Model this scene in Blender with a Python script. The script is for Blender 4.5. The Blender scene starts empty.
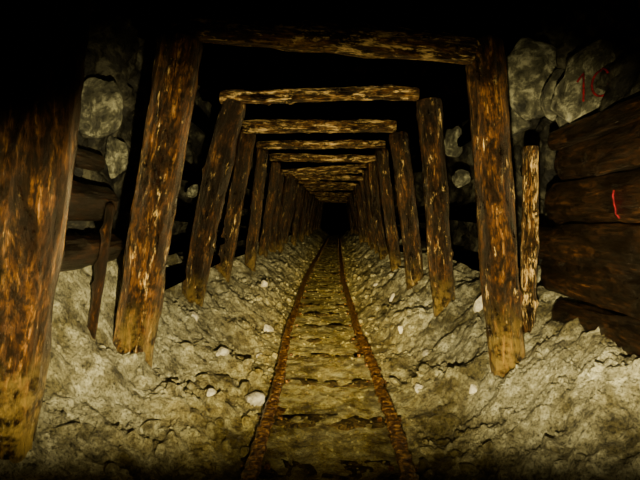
import bpy, math, random, bmesh
import numpy as np
from mathutils import Vector, noise, Quaternion, Matrix
random.seed(7)
S = bpy.context.scene
COL = S.collection

# ------------------------------------------------------------ materials
def new_mat(name):
    m = bpy.data.materials.new(name); m.use_nodes = True
    nt = m.node_tree
    return m, nt, nt.nodes, nt.links, nt.nodes['Principled BSDF']

def ramp(N, stops):
    r = N.new('ShaderNodeValToRGB')
    e = r.color_ramp.elements
    while len(e) < len(stops): e.new(0.5)
    for i, (p, c) in enumerate(stops):
        e[i].position = p
        e[i].color = (c, c, c, 1) if not isinstance(c, tuple) else (*c, 1)
    return r

def mix(N, L, fac, a, b, mode='MIX'):
    m = N.new('ShaderNodeMix'); m.data_type = 'RGBA'; m.blend_type = mode
    for s, v in ((0, fac), (6, a), (7, b)):
        if hasattr(v, 'is_output'): L.new(v, m.inputs[s])
        elif isinstance(v, tuple): m.inputs[s].default_value = (*v, 1)
        else: m.inputs[s].default_value = v
    return m.outputs[2]

def noi(N, L, vec, scale, detail=6, rough=.6, dist=0):
    n = N.new('ShaderNodeTexNoise'); L.new(vec, n.inputs['Vector'])
    n.inputs['Scale'].default_value = scale; n.inputs['Detail'].default_value = detail
    n.inputs['Roughness'].default_value = rough; n.inputs['Distortion'].default_value = dist
    return n.outputs['Fac']

def mapped(N, L, vec, scale):
    m = N.new('ShaderNodeMapping'); L.new(vec, m.inputs['Vector']); m.inputs['Scale'].default_value = scale
    return m.outputs['Vector']

def math_(N, L, op, a, b):
    m = N.new('ShaderNodeMath'); m.operation = op
    for i, v in enumerate((a, b)):
        if hasattr(v, 'is_output'): L.new(v, m.inputs[i])
        else: m.inputs[i].default_value = v
    return m.outputs[0]

def wood_mat(name, dark, mid, light, bark_lo, bark_hi, pale=0.0, rough=.26, mud=True, bark=.25, bump=1.0, coat=.22, spec=.35):
    m, nt, N, L, B = new_mat(name)
    tc = N.new('ShaderNodeTexCoord'); oi = N.new('ShaderNodeObjectInfo')
    off = N.new('ShaderNodeVectorMath'); off.operation = 'ADD'
    L.new(tc.outputs['Object'], off.inputs[0]); L.new(math_(N, L, 'MULTIPLY', oi.outputs['Random'], 37.0), off.inputs[1])
    v = off.outputs[0]
    g = noi(N, L, mapped(N, L, v, (1, 1, .09)), 50, 8, .75, .4)
    r = ramp(N, [(.40, dark), (.53, mid), (.66, light)]); L.new(g, r.inputs[0])
    col = r.outputs[0]
    b = noi(N, L, mapped(N, L, v, (1, 1, .35)), 11, 9, .78, .4)
    rb = ramp(N, [(bark_lo, 1.0), (bark_hi, 0.0)]); L.new(b, rb.inputs[0])
    col = mix(N, L, rb.outputs[0], col, (dark[0]*bark, dark[1]*bark, dark[2]*bark))
    f = noi(N, L, mapped(N, L, v, (1, 1, .4)), 64, 4, .7)
    rf = ramp(N, [(.43, .05), (.53, 1.0)]); L.new(f, rf.inputs[0])
    col = mix(N, L, .9, col, rf.outputs[0], 'MULTIPLY')
    if pale:
        p = noi(N, L, mapped(N, L, v, (1.0, 1.0, .25)), 24, 9, .8, .3)
        rp = ramp(N, [(pale, 0.0), (pale+.05, .9)]); L.new(p, rp.inputs[0])
        col = mix(N, L, rp.outputs[0], col, (.85, .60, .24))
    if mud:
        ge = N.new('ShaderNodeNewGeometry'); sx = N.new('ShaderNodeSeparateXYZ')
        L.new(ge.outputs['Position'], sx.inputs[0])
        mr = N.new('ShaderNodeMapRange'); mr.inputs[1].default_value = .32; mr.inputs[2].default_value = .58
        mr.inputs[3].default_value = .6; mr.inputs[4].default_value = 0
        L.new(sx.outputs[2], mr.inputs[0])
        mn = ramp(N, [(.42, 0.0), (.58, 1.0)]); L.new(noi(N, L, v, 16, 6, .7), mn.inputs[0])
        col = mix(N, L, math_(N, L, 'MULTIPLY', mr.outputs[0], mn.outputs[0]), col, (.36, .25, .055))
    L.new(col, B.inputs['Base Color'])
    rr = N.new('ShaderNodeMapRange'); rr.inputs[1].default_value = .3; rr.inputs[2].default_value = .7
    rr.inputs[3].default_value = rough-.08; rr.inputs[4].default_value = rough+.3
    L.new(b, rr.inputs[0]); L.new(rr.outputs[0], B.inputs['Roughness'])
    B.inputs['Coat Weight'].default_value = coat; B.inputs['Coat Roughness'].default_value = .10
    B.inputs['Coat Tint'].default_value = (1, .85, .6, 1)
    B.inputs['Specular IOR Level'].default_value = spec; B.inputs['Specular Tint'].default_value = (1, .85, .6, 1)
    bu = N.new('ShaderNodeBump'); bu.inputs['Strength'].default_value = bump; bu.inputs['Distance'].default_value = .028
    h = math_(N, L, 'ADD', math_(N, L, 'ADD', g, b), math_(N, L, 'MULTIPLY', f, .4))
    L.new(h, bu.inputs['Height']); L.new(bu.outputs[0], B.inputs['Normal']); L.new(bu.outputs[0], B.inputs['Coat Normal'])
    return m

M_POST = wood_mat('wet_pine_log', (.034, .012, .003), (.165, .065, .014), (.55, .30, .08), .46, .58, .59)
M_POST1 = wood_mat('dimmed_pine_log', (.022, .008, .002), (.085, .033, .007), (.32, .165, .036), .47, .60, .64)  # near-post copy of the pine, darkened in colour against the strong lamp light
M_POST2 = wood_mat('old_mine_log', (.018, .007, .003), (.11, .042, .011), (.45, .24, .07), .48, .62, .59)
M_CAP = wood_mat('cap_log', (.022, .009, .003), (.16, .07, .016), (.66, .43, .14), .44, .58, .53, mud=False)
M_LAG = wood_mat('dark_lagging_wood', (.007, .0025, .001), (.042, .015, .004), (.18, .072, .018), .46, .62, 0, .3, mud=False)  # dark brown wood; shade behind the posts is put into its colour
M_ROOF = wood_mat('shaded_roof_wood', (.0005, .0003, .0002), (.0012, .0007, .0005), (.003, .002, .001), .42, .55, 0, .9, mud=False, coat=0, spec=.0)  # near-black colour paints in the unlit gloom of roof and wall poles

def ground_mat(name):
    m, nt, N, L, B = new_mat(name)
    tc = N.new('ShaderNodeTexCoord'); v = tc.outputs['Object']
    a = noi(N, L, v, 15, 12, .78)
    r = ramp(N, [(.35, (.09, .085, .05)), (.48, (.46, .44, .28)), (.61, (.95, .93, .68))]); L.new(a, r.inputs[0])
    fine = noi(N, L, v, 80, 6, .85)
    rf = ramp(N, [(.40, (.04, .036, .02)), (.51, (1., 1., 1.))]); L.new(fine, rf.inputs[0])  # fine speckle paints small shadows between the grains into the colour
    col = mix(N, L, .92, r.outputs[0], rf.outputs[0], 'MULTIPLY')
    dim_patches = ramp(N, [(.40, (.28, .25, .15)), (.53, (1., 1., 1.))]); L.new(noi(N, L, v, 3.2, 6, .7, .4), dim_patches.inputs[0])  # broad dark patches: contrast of lit and dim ground painted into the colour
    sx = N.new('ShaderNodeSeparateXYZ'); L.new(v, sx.inputs[0])
    ab = N.new('ShaderNodeMath'); ab.operation = 'ABSOLUTE'; L.new(math_(N, L, 'ADD', sx.outputs[0], .1), ab.inputs[0])
    mr = N.new('ShaderNodeMapRange'); mr.inputs[1].default_value = .25; mr.inputs[2].default_value = .85
    mr.inputs[3].default_value = 1.0; mr.inputs[4].default_value = .10
    L.new(ab.outputs[0], mr.inputs[0])
    n5 = noi(N, L, v, 5, 6, .65)
    rs = ramp(N, [(.3, .5), (.6, 1.0)]); L.new(n5, rs.inputs[0])
    stain = ramp(N, [(.36, (.09, .05, .006)), (.47, (.54, .39, .05)), (.57, (.97, .85, .30))]); L.new(a, stain.inputs[0])
    col = mix(N, L, math_(N, L, 'MULTIPLY', mr.outputs[0], rs.outputs[0]), col, mix(N, L, .6, stain.outputs[0], rf.outputs[0], 'MULTIPLY'))
    col = mix(N, L, 1.0, col, dim_patches.outputs[0], 'MULTIPLY')
    L.new(col, B.inputs['Base Color'])
    wet = math_(N, L, 'MULTIPLY', mr.outputs[0], rs.outputs[0])
    rg = N.new('ShaderNodeMapRange'); rg.inputs[3].default_value = .6; rg.inputs[4].default_value = .22
    L.new(wet, rg.inputs[0]); L.new(rg.outputs[0], B.inputs['Roughness'])
    bu = N.new('ShaderNodeBump'); bu.inputs['Strength'].default_value = 1; bu.inputs['Distance'].default_value = .045
    L.new(math_(N, L, 'ADD', a, math_(N, L, 'MULTIPLY', fine, .6)), bu.inputs['Height']); L.new(bu.outputs[0], B.inputs['Normal'])
    return m

def rock_mat(name, c0, c1, c2, scale=6, rough=.8, bump=.03, spec=.5):
    m, nt, N, L, B = new_mat(name)
    tc = N.new('ShaderNodeTexCoord'); v = tc.outputs['Object']
    a = noi(N, L, v, scale, 10, .7, .3)
    r = ramp(N, [(.36, c0), (.5, c1), (.65, c2)]); L.new(a, r.inputs[0])
    L.new(r.outputs[0], B.inputs['Base Color']); B.inputs['Roughness'].default_value = rough
    B.inputs['Specular IOR Level'].default_value = spec
    bu = N.new('ShaderNodeBump'); bu.inputs['Strength'].default_value = 1; bu.inputs['Distance'].default_value = bump
    L.new(a, bu.inputs['Height']); L.new(bu.outputs[0], B.inputs['Normal'])
    return m

M_GROUND = ground_mat('crushed_rock_muck')
M_WALL = rock_mat('shaded_wall_rock', (.002, .002, .0015), (.011, .010, .006), (.08, .074, .045), 6, .6, .05, .25)  # wall rock coloured dark to stand in for shade behind the posts
M_CEIL = rock_mat('shaded_roof_rock', (.0005, .0005, .0005), (.001, .0008, .0006), (.003, .002, .0015), 6, 1, .03, 0)  # roof darkness is put into the colour, so lamp light barely shows
M_STONE = rock_mat('pale_limestone', (.30, .27, .17), (.62, .57, .42), (.90, .86, .68), 22)
M_BOULD = rock_mat('grey_boulder_rock', (.010, .010, .006), (.075, .072, .042), (.38, .37, .24), 12, .5, .07)
M_RUST = rock_mat('rusted_iron', (.012, .004, .001), (.10, .034, .006), (.75, .40, .09), 40, .3)
M_TIE = wood_mat('muddy_tie_wood', (.04, .022, .005), (.18, .11, .025), (.50, .36, .10), .40, .52, 0, .5, mud=False, coat=0)
m, nt, N, L, B = new_mat('red_paint')
tc = N.new('ShaderNodeTexCoord'); pr = ramp(N, [(.35, (.02, .003, .004)), (.6, (.17, .005, .010))])
L.new(noi(N, L, tc.outputs['Object'], 40), pr.inputs[0]); L.new(pr.outputs[0], B.inputs['Base Color'])
B.inputs['Roughness'].default_value = .9; B.inputs['Specular IOR Level'].default_value = .1
M_RED = m

# ------------------------------------------------------------ helpers
def add_mesh(name, verts, faces, mat, smooth=True, parent=None):
    me = bpy.data.meshes.new(name)
    me.from_pydata([tuple(v) for v in verts], [], faces); me.update()
    if smooth: me.polygons.foreach_set('use_smooth', [True]*len(me.polygons))
    me.materials.append(mat)
    o = bpy.data.objects.new(name, me); COL.objects.link(o)
    if parent: o.parent = parent
    return o

def empty(name, loc=(0, 0, 0)):
    e = bpy.data.objects.new(name, None); e.empty_display_size = .2
    COL.objects.link(e); return e

def fbm(x, y, z, o=4):
    s = 0; a = 1
    for i in range(o):
        s += a*noise.noise(Vector((x, y, z))); x *= 2.07; y *= 2.07; z *= 2.07; a *= .5
    return s

def log_geo(length, r0, r1, seed, segs=28, bend=.024, step=.025, rough=1.0):
    """log along +Z from 0 to length, with taper, crook, knots and chamfered sawn ends"""
    rnd = random.Random(seed)
    n = max(10, int(length/step)); V = []; F = []
    knots = [(rnd.uniform(0, 2*math.pi), rnd.uniform(.1, length), rnd.uniform(.006, .018), rnd.uniform(.02, .04)) for _ in range(int(4+length*5))]
    b1, b2, ph = rnd.uniform(-bend, bend), rnd.uniform(-bend, bend), rnd.uniform(0, 6)
    for i in range(n+1):
        t = i/n; z = t*length
        r = r0+(r1-r0)*t
        e = min(z, length-z); cham = 1-.10*max(0, 1-e/.02)
        cx = b1*math.sin(t*3.3+ph)*length+.008*noise.noise(Vector((z*2.2, seed, 1))); cy = b2*math.sin(t*2.7+ph*1.3)*length
        for j in range(segs):
            a = 2*math.pi*j/segs; ca, sa = math.cos(a), math.sin(a)
            rr = r*(1+rough*(.13*fbm(ca*1.1+seed, sa*1.1, z*2.2, 2)+.10*fbm(ca*3+seed, sa*3, z*3.6, 3)))
            rr += r*rough*.04*noise.noise(Vector((ca*9+seed, sa*9, z*3.0)))
            for ka, kz, kh, ks in knots:
                da = (a-ka+math.pi) % (2*math.pi)-math.pi
                d2 = (da*r)**2+(z-kz)**2
                if d2 < ks*ks*6: rr += kh*math.exp(-d2/(ks*ks*.6))
            rr *= cham
            V.append((cx+rr*ca, cy+rr*sa, z))
    for i in range(n):
        for j in range(segs):
            F.append((i*segs+j, i*segs+(j+1) % segs, (i+1)*segs+(j+1) % segs, (i+1)*segs+j))
    F.append(tuple(range(segs-1, -1, -1))); F.append(tuple(n*segs+j for j in range(segs)))
    return V, F

def make_log(name, p0, p1, r0, r1, mat, seed, parent=None, **k):
    p0 = Vector(p0); p1 = Vector(p1); d = p1-p0
    V, F = log_geo(d.length, r0, r1, seed, **k)
    o = add_mesh(name, V, F, mat, True, parent)
    o.location = p0; o.rotation_mode = 'QUATERNION'
    o.rotation_quaternion = Vector((0, 0, 1)).rotation_difference(d.normalized())
    return o

def joined_logs(name, specs, mat, squash=1.0, **k):
    V = []; F = []
    for (p0, p1, r0, r1, seed) in specs:
        p0 = Vector(p0); p1 = Vector(p1); d = p1-p0
        q = Vector((0, 0, 1)).rotation_difference(d.normalized())
        v, f = log_geo(d.length, r0, r1, seed, **k); b = len(V)
        V += [tuple(p0+q@Vector((x[0]*squash, x[1], x[2]))) for x in v]; F += [tuple(i+b for i in ff) for ff in f]
    R = Matrix.Rotation(math.pi/2, 4, 'X')      # object Z runs down the tunnel so the grain follows the logs
    V = [tuple(R @ Vector(x)) for x in V]
    o = add_mesh(name, V, F, mat); o.matrix_world = R.inverted()
    return o

# ------------------------------------------------------------ track path and ground profile
def lerp_tab(x, tab):
    if x <= tab[0][0]: return tab[0][1]
    for (a, b), (c, d) in zip(tab, tab[1:]):
        if x <= c:
            t = (x-a)/(c-a); t = t*t*(3-2*t); return b+(d-b)*t
    return tab[-1][1]
XC = [(0, .0), (2.4, -.024), (4.8, -.11), (8, -.17), (14, -.15), (24, -.08), (32, .1)]
def xc(y): return lerp_tab(y, XC)

def prof(tab, s):
    if s <= tab[0][0]: return tab[0][1]
    for (a, b), (c, d) in zip(tab, tab[1:]):
        if s <= c: return b+(d-b)*(s-a)/(c-a)
    return tab[-1][1]
LN = [(0, -.060), (.36, -.058), (.55, -.01), (.75, .09), (.95, .23), (1.1, .38), (1.3, .74), (1.5, .92), (1.8, 1.0)]
LF = [(0, -.060), (.36, -.058), (.5, .01), (.7, .15), (.9, .29), (1.1, .44), (1.3, .58), (1.8, .7)]
RN = [(0, -.060), (.36, -.058), (.55, .0), (.75, .12), (.92, .30), (1.1, .44), (1.3, .54), (1.8, .62)]
RF = [(0, -.060), (.36, -.058), (.5, .01), (.7, .16), (.85, .27), (1.05, .40), (1.3, .53), (1.8, .6)]
def ground_z(x, y, detail=True):
    u = x-xc(y)
    t = min(1, max(0, (y-2.8)/1.4)); t = t*t*(3-2*t)
    if u < 0: h = prof(LN, -u)*(1-t)+prof(LF, -u)*t
    else: h = prof(RN, u)*(1-t)+prof(RF, u)*t
    if detail:
        au = abs(u); k = min(1, max(.12, (au-.36)/.2))
        h += k*(.09*fbm(x*2.3, y*2.3, 3.1, 2)+.055*fbm(x*7, y*7, 1.7, 5))
        h += k*.034*(abs(fbm(x*17, y*17, 9.2, 4))-.25)
        h += (1-k)*.014*fbm(x*9, y*6, 5, 4)
    return h

xs = np.linspace(-1.75, 1.75, 300)
ys = list(np.arange(-1.2, 1.3, .08)); y = 1.3
while y < 31: ys.append(y); y += max(.011, .0056*y)
V = [(x, yy, ground_z(x, yy)) for yy in ys for x in xs]
nx = len(xs); F = [(i*nx+j, i*nx+j+1, (i+1)*nx+j+1, (i+1)*nx+j) for i in range(len(ys)-1) for j in range(nx-1)]
floor = add_mesh('floor', V, F, M_GROUND)

# ------------------------------------------------------------ rock walls, roof, end face
def wallx(side, y, z):
    b = 1.42 if side < 0 else 1.34
    b -= .10*max(0, z-1.2)
    return side*(b+.18*fbm(y*1.6, z*1.6, side*5, 3)+.14*abs(fbm(y*5, z*5, side*3, 4)))
wy = []; y = -1.2
while y < 31: wy.append(y); y += .028 if y < 5 else .12
wz = np.linspace(-.3, 2.5, 100)
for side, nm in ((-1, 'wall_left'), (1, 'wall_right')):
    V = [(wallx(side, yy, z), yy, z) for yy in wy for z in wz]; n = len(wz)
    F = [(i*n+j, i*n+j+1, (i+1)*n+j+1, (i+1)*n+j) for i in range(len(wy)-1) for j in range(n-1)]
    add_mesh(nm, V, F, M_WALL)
cx = np.linspace(-1.7, 1.7, 70)
V = [(x, yy, 2.2+.12*fbm(x*1.5, yy*1.5, 8, 4)) for yy in wy for x in cx]; n = len(cx)
F = [(i*n+j, (i+1)*n+j, (i+1)*n+j+1, i*n+j+1) for i in range(len(wy)-1) for j in range(n-1)]
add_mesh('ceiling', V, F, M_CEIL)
V = [(x, 30.5+.3*fbm(x, z, 2), z) for z in np.linspace(-.3, 2.5, 40) for x in np.linspace(-1.8, 1.8, 50)]
F = [(i*50+j, i*50+j+1, (i+1)*50+j+1, (i+1)*50+j) for i in range(39) for j in range(49)]
add_mesh('wall_back', V, F, M_CEIL)

# ------------------------------------------------------------ timber sets (two raking posts + cap)
sets = [
 (1.50, (-.875, 1.90), (-1.065, .32), (1.005, 1.90), (1.06, .40), .125, .11, 1.98, 1.98, -1.05, 1.15, .10),
 (2.53, (-.765, 1.88), (-1.027, .36), (.715, 1.86), (.865, .45), .106, .092, 1.94, 1.795, -.80, .68, .072),
 (3.80, (-.755, 1.86), (-1.087, .36), (.69, 1.86), (.825, .32), .094, .088, 1.90, 1.885, -.86, .62, .050),
 (5.00, (-.88, 1.85), (-1.13, .38), (.63, 1.82), (.81, .29), .082, .092, 1.885, 1.88, -.91, .60, .066),
 (6.45, (-.93, 1.86), (-1.10, .40), (.59, 1.86), (.79, .33), .078, .078, 1.91, 1.92, -1.0, .64, .055),
 (7.85, (-.94, 1.86), (-1.12, .42), (.585, 1.86), (.79, .38), .078, .078, 1.925, 1.90, -1.02, .66, .060),
]
rnd = random.Random(3); y = 9.1
while y < 29:
    o = xc(y)+.15
    j = lambda: rnd.uniform(-.07, .07)
    sets.append((y, (-.93+o+j(), 1.85), (-1.12+o+j(), .42), (.60+o+j(), 1.85), (.80+o+j(), .38), .085+j()*.25, .085+j()*.25, 1.88+j(), 1.88+j(), -1.02+o, .70+o, .055+j()*.25))
    y += 1.15+rnd.uniform(-.3, .4)
for i, (Y, lt, lb, rt, rb, rL, rR, cz0, cz1, c0, c1, cr) in enumerate(sets):
    e = empty('timber_set')
    seg = 44 if i < 3 else 24; st = .016 if i < 3 else .04
    for nm, t, b, r, sd in (('left_post', lt, lb, rL, 11), ('right_post', rt, rb, rR, 53)):
        mt = M_POST1 if i == 0 else M_POST if i == 1 else M_POST2
        if i == 0 and nm == 'right_post': mt = M_LAG
        d = Vector((b[0]-t[0], 0, b[1]-t[1])).normalized()*.32
        p0 = Vector((b[0]+d.x, Y, b[1]+d.z)); p1 = Vector((t[0], Y, t[1]))
        make_log(nm, p0, p1, r*.93, r*1.03, mt, sd+i*7.3, e, segs=seg, step=st)
    make_log('cap_beam', (c0, Y-.02, cz0), (c1, Y-.02, cz1), cr, cr*.93, M_CAP, 91+i*5.1, e, segs=seg, step=st, rough=1.6, bend=.010)

# ------------------------------------------------------------ lagging
rnd = random.Random(12)
sp = []
for z, r in ((.50, .095), (.68, .097), (.865, .10), (1.05, .105), (1.245, .098), (1.40, .055)):
    sp.append(((1.195+rnd.uniform(-.015, .015), 1.15, z+rnd.uniform(-.02, .04)), (1.175+rnd.uniform(-.025, .025), 2.62+rnd.uniform(0, .3), z+rnd.uniform(-.03, .02)), r, r*.94, rnd.uniform(0, 99)))
joined_logs('right_wall_lagging_planks', sp, M_LAG, squash=.5, segs=36, step=.02, rough=1.2, bend=.01)
sp = []
for z, r in ((.84, .085), (1.07, .105), (1.29, .05)):
    sp.append(((-1.36, 1.0, z+.02), (-1.30, 2.78, z+rnd.uniform(-.02, .03)), r, r*.95, rnd.uniform(0, 99)))
joined_logs('left_wall_lagging_logs', sp, M_LAG, segs=36, step=.02)
sp = []
y = 3.1
while y < 28:
    ln = rnd.uniform(1.5, 2.2); o = xc(y)+.15
    for side, base in ((-1, -1.20+o), (1, .93+o)):
        for z in np.arange(.55, 1.9, .2):
            if rnd.random() < .25: continue
            zz = z+rnd.uniform(-.05, .05); xx = base+side*(-.10*(zz-.5)+.08)
            sp.append(((xx, y, zz), (xx+rnd.uniform(-.02, .02), y+ln, zz+rnd.uniform(-.06, .06)), rnd.uniform(.035, .06), rnd.uniform(.03, .05), rnd.uniform(0, 99)))
    y += ln*.85
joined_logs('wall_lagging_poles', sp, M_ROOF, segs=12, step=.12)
sp = []; y = -.6
while y < 28:
    ln = rnd.uniform(1.4, 2.0); o = xc(y) if y > 3 else 0
    for x in np.arange(-.95, .95, .17):
        sp.append(((x+o+rnd.uniform(-.03, .03), y, 2.03+rnd.uniform(-.01, .03)), (x+o+rnd.uniform(-.03, .03), y+ln, 2.03+rnd.uniform(-.01, .03)), .05, .045, rnd.uniform(0, 99)))
    y += ln*.92
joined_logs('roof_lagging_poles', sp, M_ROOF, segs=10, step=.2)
make_log('short_prop', (1.055, 2.72, .35), (1.03, 2.70, 1.36), .042, .040, M_CAP, 5.5, segs=24, bend=.01)
make_log('leaning_pole', (-1.17, 2.30, .34), (-1.17, 2.58, 1.05), .026, .022, M_LAG, 8.5, segs=16)

# ------------------------------------------------------------ track
track = empty('mine_rail_track')
sec = [(-.042, -.085), (.042, -.085), (.042, -.077), (.008, -.068), (.007, -.030), (.020, -.022), (.021, -.004), (.015, 0), (-.015, 0), (-.021, -.004), (-.020, -.022), (-.007, -.030), (-.008, -.068), (-.042, -.077)]
ry = []; y = -1.2
while y < 30: ry.append(y); y += .012 if y < 6 else .06
def rail(nm, off, seed):
    V = []; n = len(sec)
    for yy in ry:
        w = .012*fbm(yy*1.2, seed, 0, 2)
        for k, (a, b) in enumerate(sec):
            s = .009*fbm(a*50+seed, yy*18, b*50, 3)
            V.append((xc(yy)+off+w+a*1.4+s*1.7, yy, b*1.0+.006+s+.008*noise.noise(Vector((yy*.9, seed, 3)))))
    F = [(i*n+k, i*n+(k+1) % n, (i+1)*n+(k+1) % n, (i+1)*n+k) for i in range(len(ry)-1) for k in range(n)]
    F += [tuple(range(n-1, -1, -1)), tuple((len(ry)-1)*n+k for k in range(n))]
    add_mesh(nm, V, F, M_RUST, True, track)
rail('rail_left', -.305, 1.3); rail('rail_right', .305, 7.9)
def box_geo(V, F, c, s, seed, jit=.006, div=10):
    b = len(V); hx, hy, hz = s
    pr = [(-hy, -hz), (hy, -hz), (hy, hz*.6), (hy*.85, hz), (0, hz*1.05), (-hy*.85, hz), (-hy, hz*.6)]
    n = len(pr)
    for i in range(div+1):
        x = -hx+2*hx*i/div
        for a, z in pr:
            q = jit*fbm(x*8+seed, a*20, z*20, 2)
            V.append((c[0]+x, c[1]+a+q, c[2]+z+q))
    for i in range(div):
        for k in range(n): F.append((b+i*n+k, b+i*n+(k+1) % n, b+(i+1)*n+(k+1) % n, b+(i+1)*n+k))
    F.append(tuple(b+k for k in range(n-1, -1, -1))); F.append(tuple(b+div*n+k for k in range(n)))
V = []; F = []; SV = []; SF = []; y = .3; k = 0
while y < 26:
    box_geo(V, F, (xc(y), y, -.102), (.48, .085, .042), y*3.1, .020, 24)
    for sx in (-.305, .305):
        for q in (-.05, .05):
            b = len(SV); x0 = xc(y)+sx+q; w = .011
            for z in (-.08, -.055, -.042):
                ww = w if z > -.07 else w*.6
                SV += [(x0-ww, y-ww, z), (x0+ww, y-ww, z), (x0+ww, y+ww, z), (x0-ww, y+ww, z)]
            for l in (0, 4):
                for e in range(4): SF.append((b+l+e, b+l+(e+1) % 4, b+l+4+(e+1) % 4, b+l+4+e))
            SF.append((b+8, b+9, b+10, b+11))
    y += .56+.06*math.sin(k*1.7); k += 1
add_mesh('wooden_ties', V, F, M_TIE, True, track)
add_mesh('rail_spikes', SV, SF, M_RUST, False, track)
V = []; F = []
for yj, sx in ((3.05, -1), (3.6, 1), (6.6, -1), (7.3, 1)):
    for s in (-1, 1):
        bx = xc(yj)+sx*.305+s*.018; b = len(V)
        for dy in (-.16, -.15, .15, .16):
            for a, z in ((-.005, -.06), (.006, -.06), (.006, -.03), (-.005, -.026)): V.append((bx+a, yj+dy, z))
        for i in range(3):
            for e in range(4): F.append((b+i*4+e, b+i*4+(e+1) % 4, b+i*4+4+(e+1) % 4, b+i*4+4+e))
        F += [(b+3, b+2, b+1, b), (b+12, b+13, b+14, b+15)]
add_mesh('fishplates', V, F, M_RUST, False, track)

# ------------------------------------------------------------ stones
def ico(sub):
    bm = bmesh.new(); bmesh.ops.create_icosphere(bm, subdivisions=sub, radius=1)
    V = [v.co.copy() for v in bm.verts]; F = [tuple(v.index for v in f.verts) for f in bm.faces]; bm.free(); return V, F
I1, I2, I3, I4, I5 = ico(1), ico(2), ico(3), ico(4), ico(5)
def stone(V, F, c, r, rnd, base, flat=.7):
    bv, bf = base; b = len(V); sd = rnd.uniform(0, 500)
    q = Quaternion(Vector((rnd.uniform(-1, 1), rnd.uniform(-1, 1), rnd.uniform(-1, 1))).normalized(), rnd.uniform(0, 6))
    sc = Vector((rnd.uniform(.8, 1.3), rnd.uniform(.7, 1.1), rnd.uniform(.5, .9)))
    pl = [(Vector((rnd.uniform(-1, 1), rnd.uniform(-1, 1), rnd.uniform(-1, 1))).normalized(), rnd.uniform(.5, .85)) for _ in range(9)]
    for v in bv:
        p = v*(1+.25*fbm(v.x*1.3+sd, v.y*1.3, v.z*1.3, 4))
        for nrm, d in pl:
            t = p.dot(nrm)
            if t > d: p = p-nrm*(t-d)*.92
        p = q@Vector((p.x*sc.x, p.y*sc.y, p.z*sc.z)); p.z *= flat+.3
        V.append((c[0]+p.x*r, c[1]+p.y*r, c[2]+p.z*r))
    F += [tuple(i+b for i in f) for f in bf]
rnd = random.Random(21); V = []; F = []
for i in range(7500):
    y = 1.6*math.exp(rnd.random()*2.5); u = rnd.gauss(0, 1)*.6
    if abs(u) > 1.25: u = rnd.uniform(-1.2, 1.2)
    if abs(u) < .36 and rnd.random() < .8: continue
    if abs(abs(u)-.305) < .06: continue
    x = xc(y)+u; r = min(.045, .006*(1+rnd.paretovariate(1.6)*.6))
    if abs(u) < .36: r = min(r, .012)
    stone(V, F, (x, y, ground_z(x, y)+r*.25), r, rnd, I1 if r < .018 else I2)
add_mesh('gravel', V, F, M_GROUND, False, floor)
big = [(-.72, 3.15, .06), (-.44, 2.72, .06), (-.62, 2.45, .03), (.93, 4.1, .05), (.52, 3.9, .04), (.47, 2.75, .035),
       (1.08, 2.92, .11), (.62, 3.3, .045), (-.98, 3.4, .06), (-.6, 4.4, .05), (.6, 5.2, .05), (-.8, 5.6, .06), (.52, 6.3, .05), (.95, 3.3, .06), (-.55, 3.6, .035), (.7, 2.5, .03)]
for x, y, r in big:
    V = []; F = []
    stone(V, F, (0, 0, 0), r, rnd, I4 if r > .09 else I3)
    o = add_mesh('loose_stone', V, F, M_STONE); o.location = (x, y, ground_z(x, y)+r*.3)
for x, y, z, r in ((-1.36, 2.85, 1.58, .17), (-1.34, 3.05, 1.36, .08), (-1.16, 4.05, 1.20, .06), (1.24, 2.68, 1.47, .10), (1.22, 3.1, 1.82, .22), (1.15, 3.35, 1.6, .13), (1.24, 2.85, 1.66, .13),
                   (1.30, 2.0, 1.84, .14), (1.36, 1.8, 1.56, .14), (1.0, 4.3, 1.62, .12), (1.03, 4.1, 1.3, .09), (-1.36, 2.2, 1.75, .13), (-1.38, 2.5, 1.42, .08)):
    V = []; F = []
    stone(V, F, (0, 0, 0), r, rnd, I4, 1)
    o = add_mesh('wall_boulder', V, F, M_BOULD); o.location = (x, y, z)
# rock slab with one broken flat face that carries the painted number
SC = Vector((1.34, 2.47, 1.60)); SN = Vector((-.86, -.51, 0)).normalized(); SD = .13
V = []
for v in I5[0]:
    p = v.copy(); p *= (1+.22*fbm(v.x*1.5+4, v.y*1.5, v.z*1.5, 4)); p = Vector((p.x*.26, p.y*.30, p.z*.235))
    t = p.dot(SN); lim = SD+.006*fbm(p.x*9, p.y*9, p.z*9, 3)
    if t > lim: p -= SN*(t-lim)
    V.append(p)
slab = add_mesh('wall_boulder', V, I5[1], M_BOULD); slab.location = SC

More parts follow.
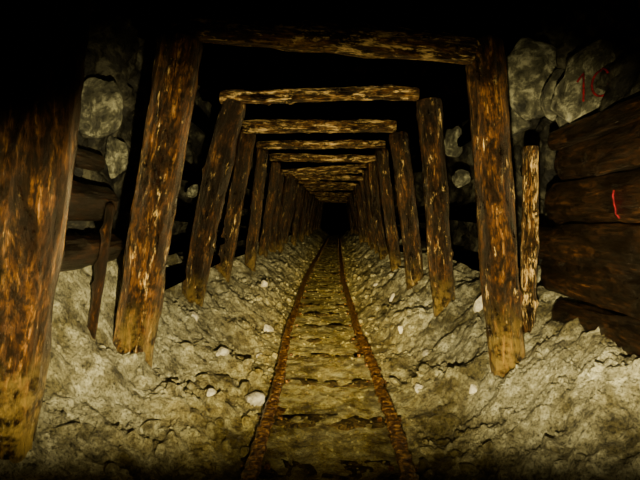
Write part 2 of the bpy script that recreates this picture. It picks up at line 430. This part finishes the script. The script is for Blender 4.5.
# ------------------------------------------------------------ red painted survey marks, laid on the wall surface
bpy.context.view_layer.update()
dg = bpy.context.evaluated_depsgraph_get()
def cast(o, d):
    hit, loc, n, *_ = S.ray_cast(dg, o, d)
    return loc if hit else o
def curve_obj(name, strokes, w):
    cu = bpy.data.curves.new(name, 'CURVE'); cu.dimensions = '3D'; cu.bevel_depth = w; cu.bevel_resolution = 2
    for st in strokes:
        s = cu.splines.new('POLY'); s.points.add(len(st)-1)
        for p, c in zip(s.points, st): p.co = (*c, 1)
    cu.materials.append(M_RED); o = bpy.data.objects.new(name, cu); COL.objects.link(o); return o
U = Vector((.51, -.86, 0)).normalized()           # reading direction along the slab face
def on_slab(a, b):
    c = cast(SC+SN*.3+U*a+Vector((0, 0, b)), -SN)
    f = SC+SN*SD+U*a+Vector((0, 0, b))
    return c if (c-f).length < .03 else f
one = [on_slab(-.075+.006*(i/13), .075-.0105*i) for i in range(14)]
one = [on_slab(-.105, .040), on_slab(-.090, .058)]+one
zero = [on_slab(.02+.050*math.cos(a), .008+.060*math.sin(a)) for a in np.linspace(0, 2*math.pi, 36)]
curve_obj('painted_number', [one, zero], .0055)
pts = [cast(Vector((1.0, 2.06, .98+.008*i)), Vector((1, 0, 0)))-Vector((.001, 0, 0)) for i in range(15)]
curve_obj('painted_stroke', [pts], .004)

# ------------------------------------------------------------ lights: a hand-held mine lamp (flood + two tighter beams)
def spot(name, loc, tgt, power, deg, blend, col, size=.03, sx=1, sy=1):
    l = bpy.data.lights.new(name, 'SPOT'); l.energy = power; l.spot_size = math.radians(deg); l.spot_blend = blend
    l.color = col; l.shadow_soft_size = size
    o = bpy.data.objects.new(name, l); COL.objects.link(o); o.location = loc
    o.rotation_euler = (Vector(tgt)-Vector(loc)).to_track_quat('-Z', 'Y').to_euler()
    o.scale = (sx, sy, 1)
    return o
LP = (.06, .22, .70)
spot('lamp_flood', LP, (-.02, 3, .82), 900, 124, .45, (1, .84, .44), .02, 1, .265)
spot('lamp_beam', LP, (-.08, 6, .66), 1700, 34, .9, (1, .81, .38), .02)
spot('lamp_hotspot', LP, (-.12, 9, .35), 1900, 13, 1, (1, .79, .34), .02)

w = bpy.data.worlds.new('dark'); S.world = w; w.use_nodes = True
w.node_tree.nodes['Background'].inputs[0].default_value = (0, 0, 0, 1)

# ------------------------------------------------------------ camera
cam = bpy.data.cameras.new('camera'); co = bpy.data.objects.new('camera', cam); COL.objects.link(co)
cam.sensor_width = 36; cam.lens = 36*500/640; cam.clip_start = .02
co.location = (0, 0, .98)
co.rotation_euler = (math.radians(90-2.5), 0, math.radians(1.7))
S.camera = co
